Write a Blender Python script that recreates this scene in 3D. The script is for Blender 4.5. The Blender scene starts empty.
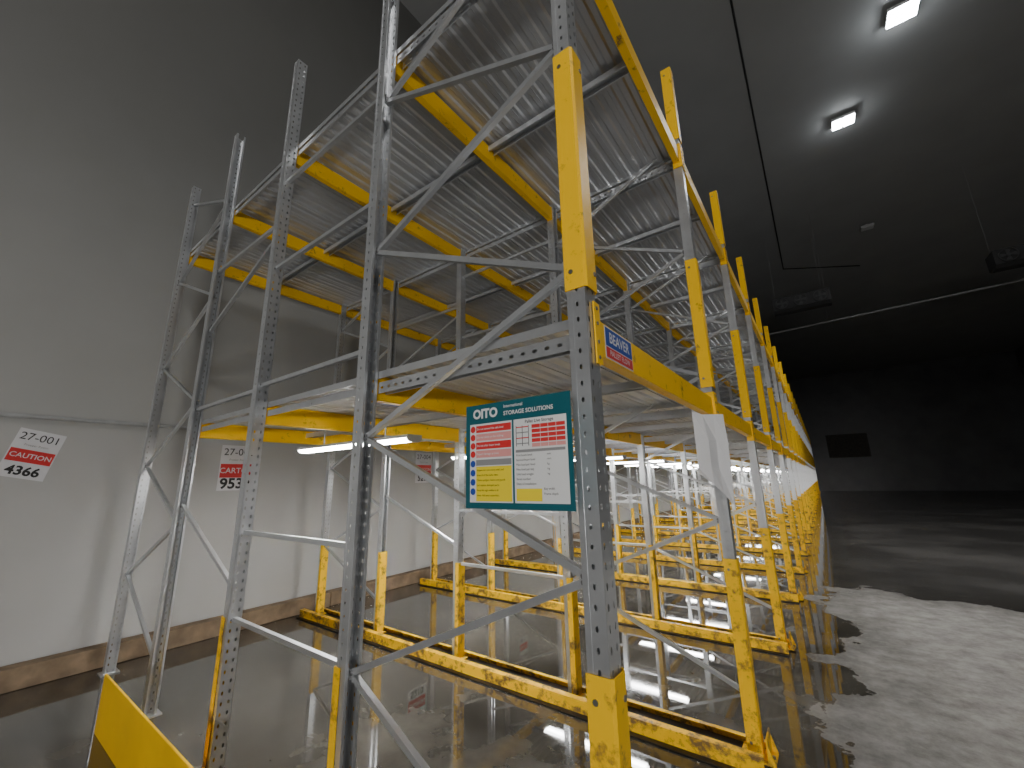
import bpy, math, random
from mathutils import Vector, Matrix
random.seed(4)
COL = bpy.context.scene.collection

# ------------------------------------------------------------------ materials
def mat(name, color, rough=0.5, metal=0.0, var=0.0, scale=8.0, bump=0.0, rvar=0.0, emit=None, estr=0.0, spec=0.5):
    m = bpy.data.materials.new(name); m.use_nodes = True
    nt = m.node_tree; n = nt.nodes; l = nt.links
    b = n['Principled BSDF']
    b.inputs['Base Color'].default_value = (*color, 1)
    b.inputs['Roughness'].default_value = rough
    b.inputs['Metallic'].default_value = metal
    b.inputs['Specular IOR Level'].default_value = spec
    if emit:
        b.inputs['Emission Color'].default_value = (*emit, 1)
        b.inputs['Emission Strength'].default_value = estr
    tc = n.new('ShaderNodeTexCoord'); nz = n.new('ShaderNodeTexNoise')
    nz.inputs['Scale'].default_value = scale; nz.inputs['Detail'].default_value = 6
    l.new(tc.outputs['Object'], nz.inputs['Vector'])
    if var > 0:
        r = n.new('ShaderNodeValToRGB')
        r.color_ramp.elements[0].position = 0.3; r.color_ramp.elements[1].position = 0.72
        r.color_ramp.elements[0].color = (*[c*(1-var) for c in color], 1)
        r.color_ramp.elements[1].color = (*[min(1, c*(1+var)) for c in color], 1)
        l.new(nz.outputs['Fac'], r.inputs['Fac']); l.new(r.outputs['Color'], b.inputs['Base Color'])
    if rvar > 0:
        mr = n.new('ShaderNodeMapRange')
        mr.inputs['To Min'].default_value = max(0.02, rough-rvar); mr.inputs['To Max'].default_value = rough+rvar
        l.new(nz.outputs['Fac'], mr.inputs['Value']); l.new(mr.outputs['Result'], b.inputs['Roughness'])
    if bump > 0:
        bp = n.new('ShaderNodeBump'); bp.inputs['Strength'].default_value = bump; bp.inputs['Distance'].default_value = 0.01
        l.new(nz.outputs['Fac'], bp.inputs['Height']); l.new(bp.outputs['Normal'], b.inputs['Normal'])
    return m

GALV = mat('galvanised_steel', (0.64,0.655,0.67), 0.30, 0.74, 0.09, 7, 0.0, 0.06)
GALVD = mat('galvanised_deck', (0.62,0.635,0.655), 0.38, 0.65, 0.05, 3, 0.0, 0.05)
BOLT = mat('bolt_steel', (0.3,0.3,0.3), 0.4, 0.9)
DARK = mat('dark_steel', (0.030,0.024,0.018), 0.5, 0.2, 0.5, 6)
BLACK = mat('black_rubber', (0.012,0.012,0.012), 0.6)
WHITE = mat('white_board', (0.70,0.70,0.69), 0.5, 0, 0.04, 6)
PAPER = mat('paper', (0.64,0.64,0.65), 0.7, 0, 0.05, 5)
TEAL = mat('teal_board', (0.006,0.10,0.125), 0.4)
RED = mat('red_print', (0.62,0.03,0.03), 0.5)
YELP = mat('yellow_print', (0.85,0.66,0.02), 0.5)
BLUEP = mat('blue_print', (0.02,0.07,0.35), 0.5)
INK = mat('ink_black', (0.02,0.02,0.02), 0.6)
INKG = mat('ink_grey', (0.25,0.25,0.25), 0.6)
PALE = mat('pale_red_print', (0.70,0.30,0.28), 0.5)
WOOD = mat('timber', (0.22,0.155,0.095), 0.85, 0, 0.4, 6, 0.6)
PIPE = mat('painted_pipe', (0.42,0.43,0.43), 0.45, 0.3, 0.1, 10)
PIPED = mat('dull_pipe', (0.22,0.22,0.22), 0.6, 0.2, 0.1, 10)
HOUS = mat('lamp_housing', (0.45,0.45,0.45), 0.5, 0.1)
TUBE = mat('batten_glow', (1,1,1), 0.4, emit=(0.99,0.99,0.97), estr=45)
TUBE.cycles.emission_sampling = 'NONE'
LAMP = mat('lamp_glow', (1,1,1), 0.4, emit=(0.92,0.96,1.0), estr=90)
LENSOFF = mat('lamp_lens_unlit', (0.6,0.6,0.6), 0.3)
YELC = mat('yellow_paint_clean', (0.93,0.53,0.003), 0.42, 0, 0.10, 2.5, 0.02, 0.06, spec=0.25)

def yellow_mat():
    m = mat('yellow_paint', (0.95,0.55,0.003), 0.42, 0, 0.04, 2, 0.0, 0.05, spec=0.25)
    nt = m.node_tree; n = nt.nodes; l = nt.links; b = n['Principled BSDF']
    src = b.inputs['Base Color'].links[0].from_socket
    nz = n.new('ShaderNodeTexNoise'); nz.inputs['Scale'].default_value = 10; nz.inputs['Detail'].default_value = 11
    nz.inputs['Roughness'].default_value=0.72
    geo = n.new('ShaderNodeNewGeometry'); sep = n.new('ShaderNodeSeparateXYZ'); l.new(geo.outputs['Position'], sep.inputs[0])
    l.new(geo.outputs['Position'], nz.inputs['Vector'])
    hz = n.new('ShaderNodeMapRange'); hz.inputs['From Min'].default_value=0.0; hz.inputs['From Max'].default_value=1.4
    hz.inputs['To Min'].default_value=0.12; hz.inputs['To Max'].default_value=0.02; l.new(sep.outputs['Z'], hz.inputs['Value'])
    ad = n.new('ShaderNodeMath'); ad.operation='ADD'; l.new(nz.outputs['Fac'], ad.inputs[0]); l.new(hz.outputs[0], ad.inputs[1])
    r = n.new('ShaderNodeValToRGB'); r.color_ramp.elements[0].position = 0.60; r.color_ramp.elements[1].position = 0.71
    l.new(ad.outputs[0], r.inputs['Fac'])
    mx = n.new('ShaderNodeMix'); mx.data_type = 'RGBA'
    l.new(r.outputs['Color'], mx.inputs[0]); l.new(src, mx.inputs[6]); mx.inputs[7].default_value = (0.20,0.12,0.05,1)
    l.new(mx.outputs[2], b.inputs['Base Color'])
    return m
YEL = yellow_mat()

def floor_mat():
    m = bpy.data.materials.new('wet_concrete'); m.use_nodes = True
    nt = m.node_tree; n = nt.nodes; l = nt.links; b = n['Principled BSDF']
    geo = n.new('ShaderNodeNewGeometry'); sep = n.new('ShaderNodeSeparateXYZ'); l.new(geo.outputs['Position'], sep.inputs[0])
    def M(op, a, bb=None, c=None):
        x = n.new('ShaderNodeMath'); x.operation = op
        for i, v in enumerate((a, bb, c)):
            if v is None: continue
            if isinstance(v, (int, float)): x.inputs[i].default_value = v
            else: l.new(v, x.inputs[i])
        return x.outputs[0]
    def NZ(scale, det=6, rough=0.6):
        z = n.new('ShaderNodeTexNoise'); z.inputs['Scale'].default_value = scale; z.inputs['Detail'].default_value = det
        z.inputs['Roughness'].default_value = rough; l.new(geo.outputs['Position'], z.inputs['Vector']); return z.outputs['Fac']
    def MR(v, a, b_, c, d_):
        x = n.new('ShaderNodeMapRange'); x.interpolation_type='SMOOTHSTEP'
        x.inputs['From Min'].default_value=a; x.inputs['From Max'].default_value=b_; x.inputs['To Min'].default_value=c; x.inputs['To Max'].default_value=d_
        l.new(v, x.inputs['Value']); return x.outputs[0]
    n1 = NZ(1.0, 10, 0.62); n2 = NZ(5, 9, 0.75); n3 = NZ(1.1, 7, 0.6); n5 = NZ(1.8, 8, 0.62); n6 = NZ(0.5, 6, 0.6)
    off = M('MULTIPLY', M('SUBTRACT', n1, 0.5), 2.0)
    dx = M('ADD', M('ADD', sep.outputs['X'], 0.10), off)
    dy = M('ADD', M('SUBTRACT', 7.4, sep.outputs['Y']), off)
    d = M('MINIMUM', dx, dy)
    dry = MR(d, -0.08, 0.06, 0, 1)
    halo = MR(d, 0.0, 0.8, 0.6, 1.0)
    aisle = M('MULTIPLY', MR(sep.outputs['X'], -0.5, 0.6, 0, 1), MR(sep.outputs['Y'], 6.0, 8.5, 0, 1))   # damp rather than flooded
    wet = n.new('ShaderNodeValToRGB'); wet.color_ramp.elements[0].color = (0.036,0.033,0.027,1); wet.color_ramp.elements[1].color = (0.105,0.097,0.082,1)
    wet.color_ramp.elements[0].position = 0.36; wet.color_ramp.elements[1].position = 0.66; l.new(n5, wet.inputs['Fac'])
    damp = n.new('ShaderNodeValToRGB'); damp.color_ramp.elements[0].color = (0.055,0.053,0.050,1); damp.color_ramp.elements[1].color = (0.10,0.096,0.09,1)
    damp.color_ramp.elements[0].position = 0.36; damp.color_ramp.elements[1].position = 0.64; l.new(n6, damp.inputs['Fac'])
    mw = n.new('ShaderNodeMix'); mw.data_type='RGBA'; l.new(aisle, mw.inputs[0]); l.new(wet.outputs[0], mw.inputs[6]); l.new(damp.outputs[0], mw.inputs[7])
    dr = n.new('ShaderNodeValToRGB'); dr.color_ramp.elements[0].color = (0.24,0.23,0.215,1); dr.color_ramp.elements[1].color = (0.43,0.42,0.395,1)
    dr.color_ramp.elements[0].position = 0.36; dr.color_ramp.elements[1].position = 0.62; l.new(n2, dr.inputs['Fac'])
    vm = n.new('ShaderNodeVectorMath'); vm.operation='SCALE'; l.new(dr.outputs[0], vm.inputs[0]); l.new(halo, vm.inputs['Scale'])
    mx = n.new('ShaderNodeMix'); mx.data_type = 'RGBA'; l.new(dry, mx.inputs[0]); l.new(mw.outputs[2], mx.inputs[6]); l.new(vm.outputs[0], mx.inputs[7])
    l.new(mx.outputs[2], b.inputs['Base Color'])
    wr = MR(n3, 0.45, 0.75, 0.02, 0.07)
    ar = MR(n6, 0.40, 0.62, 0.16, 0.26)
    r0 = n.new('ShaderNodeMix'); r0.data_type='FLOAT'; l.new(aisle, r0.inputs[0]); l.new(wr, r0.inputs[2]); l.new(ar, r0.inputs[3])
    r = n.new('ShaderNodeMix'); r.data_type = 'FLOAT'; l.new(dry, r.inputs[0]); l.new(r0.outputs[0], r.inputs[2]); r.inputs[3].default_value = 0.92
    l.new(r.outputs[0], b.inputs['Roughness'])
    l.new(M('SUBTRACT', 1.0, M('MULTIPLY', dry, 0.9)), b.inputs['Specular IOR Level'])
    bp = n.new('ShaderNodeBump'); bp.inputs['Distance'].default_value = 0.006
    l.new(M('MULTIPLY', dry, 0.4), bp.inputs['Strength']); l.new(n2, bp.inputs['Height']); l.new(bp.outputs['Normal'], b.inputs['Normal'])
    return m
FLOOR = floor_mat()

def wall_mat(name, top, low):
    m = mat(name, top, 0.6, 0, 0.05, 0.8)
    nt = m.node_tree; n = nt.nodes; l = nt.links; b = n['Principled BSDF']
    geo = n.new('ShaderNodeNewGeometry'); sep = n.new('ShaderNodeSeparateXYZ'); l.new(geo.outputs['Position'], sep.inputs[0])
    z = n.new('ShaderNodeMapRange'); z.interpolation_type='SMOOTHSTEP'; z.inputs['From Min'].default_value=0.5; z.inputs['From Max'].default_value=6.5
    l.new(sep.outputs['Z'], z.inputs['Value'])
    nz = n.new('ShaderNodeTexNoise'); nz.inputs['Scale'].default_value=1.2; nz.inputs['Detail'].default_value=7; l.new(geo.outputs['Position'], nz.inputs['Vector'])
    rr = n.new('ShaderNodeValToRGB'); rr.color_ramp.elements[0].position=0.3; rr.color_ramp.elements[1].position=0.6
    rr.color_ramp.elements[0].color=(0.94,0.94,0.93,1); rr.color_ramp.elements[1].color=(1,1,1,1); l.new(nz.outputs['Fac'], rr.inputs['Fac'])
    mz = n.new('ShaderNodeMix'); mz.data_type='RGBA'; l.new(z.outputs[0], mz.inputs[0]); mz.inputs[6].default_value=(*low,1); mz.inputs[7].default_value=(*top,1)  # dimmer light up high is painted in: colour darkens with height
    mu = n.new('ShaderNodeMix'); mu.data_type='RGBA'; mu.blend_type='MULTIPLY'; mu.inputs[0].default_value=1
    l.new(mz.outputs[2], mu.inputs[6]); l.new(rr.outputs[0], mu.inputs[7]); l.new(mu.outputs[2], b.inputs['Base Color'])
    return m
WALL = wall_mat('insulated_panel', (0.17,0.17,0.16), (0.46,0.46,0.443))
CEIL = mat('ceiling_panel', (0.29,0.292,0.285), 0.75, 0, 0.05, 0.8)
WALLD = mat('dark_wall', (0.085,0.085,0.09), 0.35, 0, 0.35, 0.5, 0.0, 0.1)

# ------------------------------------------------------------------ mesh helpers
class MB:
    def __init__(s): s.v = []; s.f = []; s.m = []; s.mats = []
    def mi(s, m):
        if m not in s.mats: s.mats.append(m)
        return s.mats.index(m)
    def poly(s, pts, m):
        i = len(s.v); s.v += [tuple(p) for p in pts]; s.f.append(tuple(range(i, i+len(pts)))); s.m.append(s.mi(m))
    def faces(s, pts, faces, m):
        i = len(s.v); s.v += [tuple(p) for p in pts]; k = s.mi(m)
        for f in faces: s.f.append(tuple(i+a for a in f)); s.m.append(k)
    def box(s, a, b, m, ch=0.0):
        x0,y0,z0 = a; x1,y1,z1 = b
        pts = [(x0,y0,z0),(x1,y0,z0),(x1,y1,z0),(x0,y1,z0),(x0,y0,z1),(x1,y0,z1),(x1,y1,z1),(x0,y1,z1)]
        s.faces(pts, [(0,3,2,1),(4,5,6,7),(0,1,5,4),(1,2,6,5),(2,3,7,6),(3,0,4,7)], m)
    def prism(s, prof, p0, ex, u, w, m, cap=True):
        p0 = Vector(p0); ex = Vector(ex); u = Vector(u); w = Vector(w); n = len(prof)
        A = [p0+u*a+w*b for a,b in prof]; B = [p+ex for p in A]
        fs = [(i,(i+1)%n,n+(i+1)%n,n+i) for i in range(n)]
        if cap: fs += [tuple(range(n))[::-1], tuple(range(n,2*n))]
        s.faces([tuple(p) for p in A+B], fs, m)
    def sheet(s, prof, p0, ex, u, w, m):
        p0 = Vector(p0); ex = Vector(ex); u = Vector(u); w = Vector(w); n = len(prof)
        A = [p0+u*a+w*b for a,b in prof]; B = [p+ex for p in A]
        s.faces([tuple(p) for p in A+B], [(i,i+1,n+i+1,n+i) for i in range(n-1)], m)
    def cyl(s, p0, p1, r, m, n=12, r2=None):
        p0 = Vector(p0); p1 = Vector(p1); d = (p1-p0).normalized()
        a = d.orthogonal().normalized(); b = d.cross(a); r2 = r if r2 is None else r2
        A = [p0+(a*math.cos(t)+b*math.sin(t))*r for t in [2*math.pi*i/n for i in range(n)]]
        B = [p1+(a*math.cos(t)+b*math.sin(t))*r2 for t in [2*math.pi*i/n for i in range(n)]]
        s.faces([tuple(p) for p in A+B], [(i,(i+1)%n,n+(i+1)%n,n+i) for i in range(n)]+[tuple(range(n))[::-1], tuple(range(n,2*n))], m)
    def perf(s, o, u, w, u0, u1, w0, w1, nc, ha, hb, m, hu=None):
        o = Vector(o); u = Vector(u); w = Vector(w); st = (w1-w0)/nc
        uc = (u0+u1)/2 if hu is None else hu
        for k in range(nc):
            a = w0+k*st; b = a+st; c = (a+b)/2
            out = [(u0,a),(uc,a),(u1,a),(u1,c),(u1,b),(uc,b),(u0,b),(u0,c)]
            inn = [(uc-ha*.6,c-hb*.8),(uc,c-hb),(uc+ha*.6,c-hb*.8),(uc+ha,c),(uc+ha*.6,c+hb*.8),(uc,c+hb),(uc-ha*.6,c+hb*.8),(uc-ha,c)]
            s.faces([tuple(o+u*p+w*q) for p,q in out+inn], [(i,(i+1)%8,8+(i+1)%8,8+i) for i in range(8)], m)
    def mesh(s, name):
        me = bpy.data.meshes.new(name); me.from_pydata(s.v, [], s.f)
        for m in s.mats: me.materials.append(m)
        me.polygons.foreach_set('material_index', s.m); me.update(); return me

def obj(name, me, loc=(0,0,0), parent=None, **props):
    o = bpy.data.objects.new(name, me); o.location = loc; COL.objects.link(o)
    if parent: o.parent = parent
    for k, v in props.items(): o[k] = v
    return o
def bevel(o, w=0.004):
    b = o.modifiers.new('bevel', 'BEVEL'); b.width = w; b.segments = 2; b.limit_method = 'ANGLE'; return o
def letter(parts, z, parent):
    for (st,size,x,y,m,al,bold) in parts:
        cu = bpy.data.curves.new('t','FONT'); cu.body = st; cu.size = size; cu.align_x = al; cu.align_y='CENTER'; cu.offset = bold*size; cu.resolution_u = 3
        ob = bpy.data.objects.new('t', cu); COL.objects.link(ob)
        dg = bpy.context.evaluated_depsgraph_get(); dg.update()
        me = bpy.data.meshes.new_from_object(ob.evaluated_get(dg)); me.name='lettering'
        me.materials.clear(); me.materials.append(m)
        bpy.data.objects.remove(ob); bpy.data.curves.remove(cu)
        obj('lettering', me, (x,y,z), parent)

# ------------------------------------------------------------------ layout
CAMH = 1.5
XS = [-0.53,-1.65,-2.79,-3.92,-5.06]
Y0 = 1.10; BAY = 1.82; NF = 26
YS = [Y0+BAY*i for i in range(NF)]
L1, L2 = 1.94, 3.87; BH = 0.12; PH = 4.70
WX = -5.42; CZ = 11.0; YE = 50.0; RX = 14.0; YB = -8.0
S = (CZ-1.5)/5.0

# ---- room
def plane_box(name, a, b, m):
    mb = MB(); mb.box(a, b, m); return obj(name, mb.mesh(name), kind='structure')
plane_box('floor', (WX-.2,YB,-0.2), (RX,YE,0), FLOOR)
plane_box('ceiling', (WX-.2,YB,CZ), (RX,YE,CZ+.2), CEIL)
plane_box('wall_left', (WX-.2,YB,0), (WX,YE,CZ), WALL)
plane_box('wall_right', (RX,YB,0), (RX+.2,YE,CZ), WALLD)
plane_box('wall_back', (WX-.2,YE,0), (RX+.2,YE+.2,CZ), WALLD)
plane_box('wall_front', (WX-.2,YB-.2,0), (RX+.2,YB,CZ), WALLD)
mb = MB(); x0,x1,z0,z1=0.8,3.7,3.1,5.1
mb.box((x0,YE-.03,z0),(x1,YE-.001,z1),DARK)
for a,b_ in (((x0-.08,YE-.06,z0-.08),(x1+.08,YE-.001,z0)),((x0-.08,YE-.06,z1),(x1+.08,YE-.001,z1+.08)),((x0-.08,YE-.06,z0),(x0,YE-.001,z1)),((x1,YE-.06,z0),(x1+.08,YE-.001,z1))): mb.box(a,b_,DARK)
obj('window_1', mb.mesh('window_1'), kind='structure')

# ---- upright mesh
PX, PY = 0.031, 0.035
def upright_mesh():
    mb = MB(); nc = 94; z0=0.0
    mb.perf((PX,0,0),(0,1,0),(0,0,1),-PY,0,z0,PH,nc,0.0055,0.010,GALV)
    mb.perf((PX,0,0),(0,1,0),(0,0,1),0,PY,z0,PH,nc,0.0055,0.010,GALV)
    for sy in (-1,1):
        mb.perf((0,sy*PY,0),(1,0,0),(0,0,1),-0.014,0.020,z0,PH,nc,0.005,0.008,GALV)
        mb.box((0.020,sy*PY-0.0008,0),(PX,sy*PY+0.0008,PH),GALV)
        mb.box((-PX,sy*PY-0.0008,0),(-0.014,sy*PY+0.0008,PH),GALV)
        mb.box((-PX-0.001,min(sy*PY,sy*0.022),0),(-PX+0.0005,max(sy*PY,sy*0.022),PH),GALV)
    mb.box((-0.06,-0.06,0.001),(0.06,0.06,0.009),GALV)
    return mb.mesh('upright')
UP = upright_mesh()

def bar(mb, p, q, w=0.023, m=GALV):
    p=Vector(p); q=Vector(q); d=q-p; L=d.length; d.normalize(); yv=Vector((0,1,0)); s=d.cross(yv).normalized()
    h=w/2; t=0.0025
    prof=[(-h,-h),(h,-h),(h,h),(h-t,h),(h-t,-h+t),(-h+t,-h+t),(-h+t,h),(-h,h)]
    mb.prism(prof, p, d*L, s, yv, m)
    for e in (p+d*0.02, q-d*0.02):
        mb.cyl(e+Vector((0,-h-0.007,0)), e+Vector((0,-h,0)), 0.008, BOLT, 6)
def lattice():
    mb = MB()
    n1=[0.31,1.235,2.165,3.09,4.02]; n2=[0.77,1.70,2.63,3.555,4.48]
    def zig(xa,xb,a,b):
        seq=[]
        for i in range(5): seq += [(xa,a[i]),(xb,b[i])]
        for i in range(len(seq)-1):
            bar(mb,(seq[i][0],0,seq[i][1]),(seq[i+1][0],0,seq[i+1][1]))
    zig(XS[0]-0.02,XS[1]+0.02,n1,n2)
    for z in (0.78,1.24,2.12,2.94,3.62): bar(mb,(XS[1],0,z),(XS[2],0,z))
    for z in (2.10,3.30): bar(mb,(XS[2],0,z),(XS[3],0,z))
    for a,b in ((1.37,0.93),(2.75,3.2)):
        bar(mb,(XS[3]+.02,0,a),(XS[2]-.02,0,b))
    zig(XS[3]-0.02,XS[4]+0.02,n1,n2)
    return mb.mesh('upright_frame')
LAT = lattice()

def guard_outer(h):
    mb = MB(); t=0.003
    o=0.041; c=0.008; bk=-0.034
    prof=[(bk,-o),(o-c,-o),(o,-o+c),(o,o-c),(o-c,o),(bk,o),(bk,o-t),(o-c-t,o-t),(o-t,o-c-t),(o-t,-o+c+t),(o-c-t,-o+t),(bk,-o+t)]
    mb.prism(prof,(0,0,0),(0,0,h),(1,0,0),(0,1,0),YEL)
    for z in (0.06,h-0.06):
        mb.cyl((-0.01,-o-0.003,z),(-0.01,-o,z),0.008,BOLT,8)
        mb.cyl((o,0.02,z),(o+0.003,0.02,z),0.008,BOLT,8)
    return mb.mesh('column_guard')
G_LOW, G_UP, G_TOP = guard_outer(1.0), guard_outer(0.93), guard_outer(0.68)
def guard_inner():
    mb = MB(); o=0.041; t=0.003; h=0.78
    prof=[(0.0,-o),(-o,-o),(-o,o),(0.0,o),(0.0,o-t),(-o+t,o-t),(-o+t,-o+t),(0.0,-o+t)]
    mb.prism(prof,(0,0,0),(0,0,h),(1,0,0),(0,1,0),YEL)
    mb.box((-0.08,-0.05,0.001),(-0.04,0.05,0.012),YEL)
    return mb.mesh('column_guard')
G_IN = guard_inner()
def foot_mesh():
    mb = MB()
    mb.box((-0.07,-0.07,0.010),(0.10,0.07,0.018),YEL)
    mb.box((0.065,-0.07,0.018),(0.072,0.07,0.13),YEL)
    for y in (-0.07,0.063): mb.prism([(0.072,0.018),(0.10,0.018),(0.072,0.10)],(0,y,0),(0,0.007,0),(1,0,0),(0,0,1),YEL)
    mb.cyl((0.086,0,0.018),(0.086,0,0.03),0.009,BOLT,6)
    return mb.mesh('base_foot')
FOOT = foot_mesh()

def beam_mesh(ch):
    mb = MB(); L = BAY-0.084; y0=0.042; h=BH/2
    prof=[(-0.022,-h),(0.022,-h),(0.022,h-0.0),(-0.006,h),(-0.006,h-0.03),(-0.022,h-0.03)]
    mb.prism(prof,(0,y0,0),(0,L,0),(1,0,0),(0,0,1),YEL)
    for y,s in ((0.039,-1),(BAY-0.039,1)):
        ya,yb = sorted((y, y-s*0.005))
        mb.box((-0.024 if ch<0.1 else -0.028,ya,-ch),(0.024 if ch<0.1 else 0.039,yb,ch),YEL)
        if ch<0.1: continue
        ya,yb = sorted((y+s*0.033, y-s*0.005))
        mb.box((0.034,ya,-0.10),(0.039,yb,0.10),YEL)
        for z in (-0.08,-0.03,0.03,0.08):
            mb.cyl((0.039,y+s*0.018,z),(0.042,y+s*0.018,z),0.006,BOLT,8)
    return mb.mesh('beam')
BEAM = beam_mesh(0.10); BEAM_IN = beam_mesh(0.066)

def cross_mesh(ng):
    mb = MB()
    a = XS[1]+0.033; b = XS[0]-0.033; n = int((b-a)/0.05)
    for y in (-0.02,0.02):
        mb.perf((0,y,0),(0,0,1),(1,0,0),-0.026,0.026,a,b,n,0.007,0.010,GALV)
    mb.box((a,-0.02,0.0260),(b,0.02,0.0275),GALV)
    for i in range(1,ng):
        a = XS[i+1]+0.033; b = XS[i]-0.033
        mb.box((a,-0.020,-0.010),(b,-0.016,0.0275),GALV); mb.box((a,-0.020,0.026),(b,0.01,0.0275),GALV)
    return mb.mesh('cross_member')
CROSS = {L1:cross_mesh(3), L2:cross_mesh(4)}
DXS = {L1:XS[3]-0.05, L2:XS[4]-0.05}
def cross_wide(DX):
    mb = MB()
    a = DX+0.02; b = XS[0]-0.025
    mb.sheet([(-0.022,-0.01),(-0.032,-0.01),(-0.032,0.03),(0.032,0.03),(0.032,-0.01),(0.022,-0.01)],(a,0,0),(b-a,0,0),(0,1,0),(0,0,1),GALVD)
    return mb.mesh('cross_member')
CROSSW = {k:cross_wide(v) for k,v in DXS.items()}

def deck_mesh(DX,N):
    mb = MB(); x = DX; L = BAY-0.005; W=(XS[0]-0.025-DX)/N
    for q in range(N):
        w=W-0.001
        prof=[(0,-0.004),(0,0.0)]
        for k in range(2):
            b0=0.022+k*(w-0.02)/2
            prof += [(b0,0.0),(b0+0.012,0.011),(b0+0.040,0.011),(b0+0.052,0.0)]
        prof += [(w,0),(w,-0.004)]
        mb.sheet(prof,(x,0.044,0),(0,L,0),(1,0,0),(0,0,1),GALVD)
        x += W
    mb.box((DX,0.040,-0.020),(XS[0]-0.02,0.0435,0.015),GALV)
    return mb.mesh('deck_panel')
DECK = {L1:deck_mesh(DXS[L1],18), L2:deck_mesh(DXS[L2],24)}

def rail_mesh():
    mb = MB(); a = XS[4]-0.10; b = XS[0]+0.06
    mb.box((a,-0.006,0.004),(b,0.0,0.085),YEL)
    mb.box((a,-0.006,0.080),(b,0.045,0.085),YEL)
    mb.box((a,-0.045,0.004),(b,-0.006,0.010),DARK)
    mb.box((a,0.0,0.004),(b,0.26,0.010),DARK)
    mb.box((a,0.26,0.004),(b,0.266,0.050),YEL)
    mb.box((a,0.235,0.045),(b,0.26,0.050),YEL)
    x=a+.2
    while x<b: 
        mb.cyl((x,0.06,0.010),(x,0.06,0.022),0.010,BOLT,6); x+=0.57
    return mb.mesh('floor_rail')
RAIL = rail_mesh()

rack = bpy.data.objects.new('pallet_racking', None); COL.objects.link(rack); rack.location=(XS[0],YS[0],0)
rack.empty_display_size = 0.3
rack['label'] = "long galvanised steel pallet racking with yellow beams, guards and corrugated decks"
rack['category'] = "pallet rack"
RO = Vector((XS[0],YS[0],0))
def part(name, me, loc, parent=None, **k):
    p = parent or rack
    off = RO if p is rack else (RO + p.location)
    return obj(name, me, Vector(loc)-off, p, **k)

for i, y in enumerate(YS):
    fr = part('upright_frame', LAT, (0,y,0))
    for j, x in enumerate(XS):
        u = part('upright', UP, (x,y,0.0), fr)
        if j in (1,3): u.rotation_euler.z = math.pi
        if j == 0:
            for me, z in ((G_LOW,0.02),(G_UP,2.075),(G_TOP,4.02)):
                part('column_guard', me, (x,y,z), fr, label="yellow steel column guard, scuffed")
            part('base_foot', FOOT, (x,y,0), fr, label="yellow steel base foot")
        elif i > 0 or j < 3:
            g = part('column_guard', G_IN, (x,y,0.012), fr, label="short yellow column guard")
            if i > 0: g.rotation_euler.z = math.pi
    if i > 0:
        part('floor_rail', RAIL, (0,y-0.17,0), label="yellow steel floor rail")
    for lv,z in ((L1,L1-0.004), (L2,L2+0.010)):
        part('cross_member', CROSS[lv], (0,y+0.062,z), label="perforated galvanised cross channel")
        if i < NF-1: part('cross_member', CROSSW[lv], (0,y+BAY/2,z+0.012))
nb = 10
for i in range(NF-1):
    for z in (L1,L2):
        if i < nb:
            for j,x in enumerate(XS if z == L2 else XS[:4]): part('beam', BEAM if j==0 else BEAM_IN, (x,YS[i],z), label="yellow steel load beam")
        part('deck_panel', DECK[z], (0,YS[i],z+(0.062 if z==L1 else 0.078)), label="ribbed galvanised deck panels")
mb = MB()
for i in range(nb, NF-1):
    for z in (L1,L2):
        for x in (XS if z == L2 else XS[:4]):
            mb.box((x-.022,YS[i]+.05,z-BH/2),(x+.022,YS[i+1]-.05,z+BH/2),YEL)
part('beam', mb.mesh('beam_far'), (0,0,0), kind='stuff', label="yellow steel load beams")

# end kick plate near first frame
mb = MB(); mb.box((-3.95,0,0.0),(-1.95,0.012,0.33),YELC)
for x in (-3.8,-2.9,-2.1): mb.box((x,0.012,0),(x+.04,0.05,0.25),YELC)
o = obj('kick_plate', mb.mesh('kick_plate'), (0,0.84,0.001), label="plain yellow steel kick plate along the rack end", category="barrier")
bevel(o,0.003)

# ---- batten lights: flat housing with rounded glowing diffuser
def tube_parts():
    a = MB()
    a.box((-0.70,-0.058,0.0),(0.70,0.058,0.02),HOUS)
    for sx in (-1,1):
        x0,x1=sorted((sx*0.70,sx*0.715)); a.prism([(-0.06,0.02),(0.06,0.02),(0.06,-0.01),(0.035,-0.028),(-0.035,-0.028),(-0.06,-0.01)],(x0,0,0),(x1-x0,0,0),(0,1,0),(0,0,1),HOUS)
    a.cyl((-0.4,0,0.02),(-0.4,0,0.135),0.006,BOLT,6); a.cyl((0.4,0,0.02),(0.4,0,0.135),0.006,BOLT,6)
    b = MB()
    prof=[(0.055*math.cos(math.pi+math.pi*k/8), -0.001+0.024*math.sin(math.pi+math.pi*k/8)) for k in range(9)]
    b.prism(prof,(-0.698,0,0),(1.396,0,0),(0,1,0),(0,0,1),TUBE)
    return a.mesh('lamp_housing'), b.mesh('diffuser')
TA, TB = tube_parts()
BL=bpy.data.lights.new('batten','AREA'); BL.shape='RECTANGLE'; BL.size=1.35; BL.size_y=0.10; BL.energy=24; BL.color=(0.99,0.99,0.98)
for i in range(NF-1):
    y = YS[i]+0.70
    e = bpy.data.objects.new('batten_light', None); COL.objects.link(e); e.location = (-2.84,y,1.79); e.empty_display_size=.1
    e['label']="lit white batten light hanging under the lower deck"; e['category']="tube light"; e['group']="batten lights under the racking"
    obj('lamp_housing', TA, (0,0,0), e); obj('diffuser', TB, (0,0,0), e, label="glowing white diffuser")
    lo=bpy.data.objects.new('batten_lamp',BL); COL.objects.link(lo); lo.location=(-2.84,y,1.755)

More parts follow.
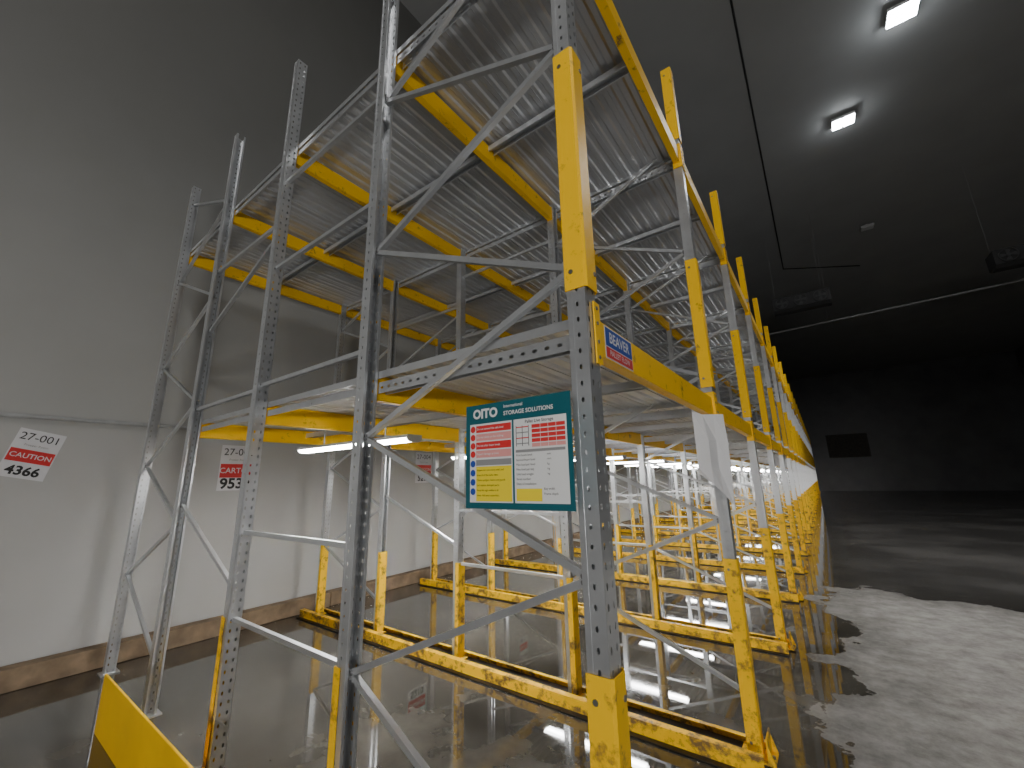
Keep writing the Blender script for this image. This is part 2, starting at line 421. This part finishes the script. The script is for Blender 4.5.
# ---- safety sign
def quad(mb,x0,y0,x1,y1,z,m): mb.poly([(x0,y0,z),(x1,y0,z),(x1,y1,z),(x0,y1,z)],m)
def disc(mb,x,y,r,z,m): mb.poly([(x+r*math.cos(i*math.pi/6),y+r*math.sin(i*math.pi/6),z) for i in range(12)],m)
sign = MB(); W,H=0.385,0.32
sign.box((0,0,-0.003),(W,H,0),TEAL)
quad(sign,0.018,0.018,0.185,0.258,0.0008,WHITE); quad(sign,0.192,0.018,W-0.014,0.258,0.0008,WHITE)
for k in range(4):
    quad(sign,0.044,0.252-k*0.026-0.022,0.182,0.252-k*0.026,0.0014,RED if k in (0,2) else PALE); disc(sign,0.031,0.2415-k*0.026,0.0105,0.0016,RED)
quad(sign,0.044,0.128,0.182,0.146,0.0016,INKG)
quad(sign,0.044,0.022,0.182,0.125,0.0014,YELP)
for k in range(4): disc(sign,0.031,0.134-k*0.028,0.0105,0.0016,BLUEP)
for k in range(3): quad(sign,0.200+k*0.022,0.178,0.202+k*0.022,0.238,0.0014,INK)
for k in range(4): quad(sign,0.200,0.184+k*0.016,0.246,0.187+k*0.016,0.0014,RED if k%2 else INKG)
for k in range(5): quad(sign,0.256,0.238-k*0.0135-0.0105,0.366,0.238-k*0.0135,0.0014,RED if k<4 else PALE)
for k in range(3): quad(sign,0.285+k*0.026,0.172,0.2862+k*0.026,0.238,0.0016,WHITE)
quad(sign,0.198,0.160,0.364,0.168,0.0014,INKG)
quad(sign,0.198,0.024,0.285,0.058,0.0014,YELP)
s = obj('safety_sign', sign.mesh('safety_sign'), label="teal rack load safety sign with white panels on the end upright", category="sign")
s.matrix_world = Matrix(((1,0,0,-0.912),(0,0,-1,0.985),(0,1,0,1.42),(0,0,0,1)))
T=[("OITO",0.040,0.032,0.288,WHITE,'LEFT',0.045),("International",0.014,0.155,0.303,WHITE,'LEFT',0.01),("STORAGE SOLUTIONS",0.0175,0.155,0.281,WHITE,'LEFT',0.02),
   ("Pallet Live Storage",0.013,0.282,0.248,INK,'CENTER',0.01)]
lines=["Do not exceed the safe load","Do not climb on the racking","Do not alter beam levels","Report damage at once"]
for k,t in enumerate(lines): T.append((t,0.0092,0.048,0.241-k*0.026,WHITE,'LEFT',0.01))
for k,t in enumerate(["Inspect the rack every week and","keep all of the aisles clear.","Check uprights, beams and guards","and replace damaged parts.","Keep this sign visible at all","times. Ask your supervisor."]): T.append((t,0.0080,0.048,0.114-k*0.0150,INK,'LEFT',0))
for k,t in enumerate(["First beam level                    mm","Second beam level                mm","Max load per level                kg","Max load per bay                  kg","Unit load weight                   kg","Serial number","Date of installation","Bay width","Frame depth"]): T.append((t,0.0088,0.292 if k>6 else 0.200,0.152-k*0.0135,INK,'LEFT',0))
letter(T,0.0024,s)

# ---- beam sticker
st = MB(); st.box((0,0,-0.001),(0.24,0.112,0),PAPER); quad(st,0.004,0.044,0.236,0.108,0.0007,BLUEP); quad(st,0.004,0.004,0.236,0.040,0.0007,RED)
s2 = obj('beam_label', st.mesh('beam_label'), label="blue and red printed label stuck on the yellow beam", category="sticker")
s2.matrix_world = Matrix(((0,0,1,XS[0]+0.0235),(1,0,0,1.21),(0,1,0,L1-0.056),(0,0,0,1)))
letter([("BEAVER",0.052,0.120,0.075,PAPER,'CENTER',0.02),("PALLET FLOW",0.028,0.120,0.022,PAPER,'CENTER',0.01)],0.0014,s2)

# ---- wall cards
def card(y,z,tilt,a,b,c,lab,bs=0.075,cs=0.12,sc=0.84,rb=-0.105):
    m = MB(); m.box((-0.17,-0.24,-0.002),(0.17,0.24,0),PAPER); quad(m,-0.160,rb,0.160,0.040,0.001,RED)
    o = obj('location_card', m.mesh('location_card'), label=lab, category="sign", group="location cards on the wall")
    o.matrix_world = Matrix(((0,0,1,WX+0.0018),(1,0,0,y),(0,1,0,z),(0,0,0,1))) @ Matrix.Rotation(math.radians(tilt),4,'Z') @ Matrix.Scale(sc,4)
    letter([(a,0.105,0,0.165,INK,'CENTER',0.0),("Freezer Room",0.030,0,0.085,INKG,'CENTER',0),(b,bs,0,(rb+0.04)/2,PAPER,'CENTER',0.01),(c,cs,0,-0.172,INK,'CENTER',0.03)],0.002,o)
card(0.41,1.80,-12,"27-001","CAUTION","4366","white location card reading 27-001, slightly tilted",0.066,rb=-0.085)
card(1.99,1.71,0,"27-002","CARTON","9538","white location card reading 27-002, partly behind upright",0.080,0.15,1.05)
card(4.80,1.75,0,"27-004","CAUTION","5210","white location card with red band",0.066,0.12,1.04)
card(7.6,1.80,0,"27-006","CAUTION","6117","white location card with red band",0.066)

# ---- hanging paper near second upright
m = MB()
cols=[-0.085,-0.03,0.03,0.085]
rows=[(0.0,[0,0,0,0]),(-0.14,[0.004,-0.012,0.006,0.0]),(-0.28,[0.012,-0.004,0.016,0.006]),(-0.40,[0.02,0.0,0.012,0.02])]
pts=[]
for j,(z,ds) in enumerate(rows):
    for i,x in enumerate(cols):
        zz = z + (0.0 if j<3 else [0.09,0.03,-0.02,-0.08][i]) + (0.02 if (j==0 and i==0) else 0)
        pts.append((x+j*0.006, ds[i]*2, zz))
m.faces(pts,[(j*4+i,j*4+i+1,j*4+i+5,j*4+i+4) for j in range(3) for i in range(3)],PAPER)
hp = obj('hanging_paper', m.mesh('hanging_paper'), (XS[0]+0.075,2.40,1.83), label="loose creased white paper sheet hanging by the second upright", category="paper")
hp.rotation_euler=(0,0,math.radians(38))
sol=hp.modifiers.new('s','SOLIDIFY'); sol.thickness=0.001

# ---- timbers at wall foot
y=YB+0.3; k=0
while y<30:
    L=2.4+random.random()*0.8
    m=MB(); m.box((0,0,0),(0.14,L-0.02,0.165),WOOD)
    o=obj('timber_kerb', m.mesh('timber_kerb'), (WX+0.008+random.random()*0.02,y,0.001), label="rough brown timber kerb laid along the wall foot", category="timber", group="timbers along the wall foot")
    bevel(o,0.008); y+=L; k+=1

# ---- conduit on wall
def tubeobj(name, pts, r, m, **k):
    b=MB()
    for p,q in zip(pts[:-1],pts[1:]): b.cyl(p,q,r,m,10)
    return obj(name,b.mesh(name),**k)
c=tubeobj('wall_conduit',[(WX+0.03,YB+.1,2.12),(WX+0.03,YE-1,2.12)],0.020,PIPE,label="grey conduit running along the white wall",category="pipe")
for i in range(14):
    b=MB(); b.box((WX+0.001,YB+1+i*3,2.085),(WX+0.03,YB+1.04+i*3,2.155),PIPE); obj('pipe_clip',b.mesh('pipe_clip'),(0,0,0),c)

tubeobj('ceiling_cable',[(-0.02*S,YB+.1,CZ-0.03),(-0.02*S,11.5*S,CZ-0.03),(1.5*S,12.5*S,CZ-0.03)],0.022,BLACK,label="dark cable clipped along the grey ceiling",category="cable")
cp=tubeobj('ceiling_pipe',[(-1.0,18.3,6.9),(13.8,18.3,7.3)],0.032,PIPED,label="long thin pipe hung below the dark ceiling",category="pipe")
for x in (1,8):
    b=MB(); b.cyl((x,18.3,6.9+(x+1)*0.027),(x,18.3,CZ),0.003,INKG,6); obj('pipe_hanger',b.mesh('pipe_hanger'),(0,0,0),cp)

# ---- ceiling lamps
def bay_lamp(x,y,glow,lab,segs=1,w=0.40,d=0.30,hm=HOUS):
    h=MB(); h.box((-w/2,-d/2,0.0),(w/2,d/2,0.07),hm); h.box((-0.03,-0.03,0.07),(0.03,0.03,0.16),hm)
    for i in range(7): h.box((-w/2+.01+i*w/7,-d/2+.01,0.07),(-w/2+.02+i*w/7,d/2-.01,0.10),hm)
    o=obj('ceiling_lamp',h.mesh('ceiling_lamp'),(x,y,CZ-0.16),label=lab,category="ceiling lamp",group="ceiling lamps")
    g=MB(); ww=(w-.02)/segs
    for i in range(segs): g.box((-w/2+.01+i*ww+0.01,-d/2+.01,-0.022),(-w/2+.01+(i+1)*ww-0.01-(0.03 if segs>1 and i==0 else 0),d/2-.01,-0.001),glow)
    obj('lamp_lens',g.mesh('lamp_lens'),(0,0,0),o)
bay_lamp(1.47*S,5.38*S,LAMP,"bright lit rectangular ceiling lamp",1,0.50,0.42,WHITE)
bay_lamp(1.0*S,6.79*S,LAMP,"lit ceiling lamp with two glowing panels",2,0.50,0.36,WHITE)
bay_lamp(1.5*S,10.4*S,LENSOFF,"small unlit ceiling lamp")

# ---- evaporators
HOUSD=mat('evaporator_casing',(0.045,0.045,0.045),0.8,0.0,0,4,spec=0.1)
FRING=mat('fan_ring',(0.07,0.07,0.07),0.8,0.0,spec=0.1)
def evap(x,y,z,w,n,lab,rot=0):
    b=MB(); b.box((-w/2,-0.30,-0.22),(w/2,0.30,0.22),HOUSD)
    b.prism([(-0.30,-0.22),(0.30,-0.22),(0.18,-0.30),(-0.18,-0.30)],(-w/2,0,0),(w,0,0),(0,1,0),(0,0,1),HOUSD)
    for sx in (-w/2+0.1,w/2-0.1):
        b.cyl((sx,0.2,0.22),(sx,0.2,CZ-z),0.003,INKG,6)
    o=obj('evaporator_unit',b.mesh('evaporator_unit'),(x,y,z),label=lab,category="cooling unit",group="ceiling cooling units"); o.rotation_euler.z=rot
    for i in range(n):
        f=MB(); cx=-w/2+w*(i+.5)/n; N=24
        ring=[]
        for R,yy in ((0.20,-0.30),(0.20,-0.35),(0.18,-0.35),(0.18,-0.31)):
            ring.append([(cx+R*math.cos(2*math.pi*t/N),yy,R*math.sin(2*math.pi*t/N)) for t in range(N)])
        pts=[p for r in ring for p in r]
        f.faces(pts,[(a*N+t,a*N+(t+1)%N,(a+1)*N+(t+1)%N,(a+1)*N+t) for a in range(3) for t in range(N)],FRING)
        f.cyl((cx,-0.31,0),(cx,-0.35,0),0.05,FRING,12)
        for k in range(4):
            an=k*math.pi/2; d=Vector((math.cos(an),0,math.sin(an))); e=Vector((-math.sin(an),0,math.cos(an)))
            c0=Vector((cx,-0.33,0)); f.poly([tuple(c0+d*0.045-e*0.02),tuple(c0+d*0.165-e*0.07),tuple(c0+d*0.165+e*0.05+Vector((0,-.015,0))),tuple(c0+d*0.045+e*0.03)],FRING)
        obj('fan',f.mesh('fan'),(0,0,0),o)
evap(0.3,17.4,7.6,1.7,3,"dark ceiling cooling unit with round fans")
evap(5.8,17.4,7.55,1.7,3,"dark ceiling cooling unit with round fans")

# ---- lights
def area(x,y,z,sx,sy,p,col=(1,1,1),rot=(0,0,0)):
    L=bpy.data.lights.new('a','AREA'); L.shape='RECTANGLE'; L.size=sx; L.size_y=sy; L.energy=p; L.color=col
    o=bpy.data.objects.new('area_light',L); COL.objects.link(o); o.location=(x,y,z); o.rotation_euler=rot; return o
def point(x,y,z,p,r):
    L=bpy.data.lights.new('p','POINT'); L.energy=p; L.shadow_soft_size=r; L.color=(0.85,0.93,1.0)
    o=bpy.data.objects.new('lamp_glow_light',L); COL.objects.link(o); o.location=(x,y,z)
a1=area(1.47*S,5.38*S,CZ-0.20,0.4,0.3,190,(1,0.98,0.96)); a1.data.spread=math.radians(110)
a2=area(1.0*S,6.79*S,CZ-0.20,0.4,0.3,100,(1,0.98,0.96)); a2.data.spread=math.radians(110)
point(1.47*S,5.38*S,CZ-0.6,12,0.15); point(1.0*S,6.79*S,CZ-0.5,4,0.15)
area(3.0,-1.5,CZ-0.3,5.0,0.8,200,(1,0.98,0.96))
area(6.0,24.0,CZ-0.3,1.5,0.5,90,(0.95,0.97,1.0))  # added fill to lift the dark far end, no fixture here
def fill_flood(x,z,w,p,target):  # added fill light behind the camera, brightens rack and wall between decks
    fl=area(x,YB+0.5,z,w,0.5,p,(1,0.985,0.965))
    fl.rotation_euler=(Vector(target)-Vector((x,YB+0.5,z))).to_track_quat('-Z','Y').to_euler()
    b=MB(); b.box((-w/2-.05,-0.12,-0.25),(w/2+.05,0.0,0.25),HOUS); b.box((-0.05,-0.33,-0.05),(0.05,-0.12,0.05),HOUS)
    fo=obj('fill_light_box',b.mesh('fill_light_box'),(x,YB+0.34,z),label="long grey box of an added fill light behind the camera",category="fill light",group="added fill lights")
    b=MB(); b.box((-w/2,0.001,-0.2),(w/2,0.008,0.2),LENSOFF); obj('lamp_lens',b.mesh('lamp_lens'),(0,0,0),fo)
fill_flood(1.5,1.2,7.0,800,(-2.0,4,3.2))

w=bpy.data.worlds.new('w'); bpy.context.scene.world=w; w.use_nodes=True
w.node_tree.nodes['Background'].inputs[0].default_value=(0.5,0.52,0.55,1); w.node_tree.nodes['Background'].inputs[1].default_value=0.02

# ---- camera
cam=bpy.data.cameras.new('camera'); co=bpy.data.objects.new('camera',cam); COL.objects.link(co)
cam.sensor_width=36; cam.lens=36*410/1024; cam.clip_start=0.02
yaw=math.radians(36.3); p=math.radians(13.3)
M=Matrix.Rotation(yaw,4,'Z')@Matrix.Rotation(math.pi/2+p,4,'X')@Matrix.Rotation(math.radians(-1.16),4,'Z')
co.matrix_world=Matrix.Translation((0,0,CAMH))@M
bpy.context.scene.camera=co
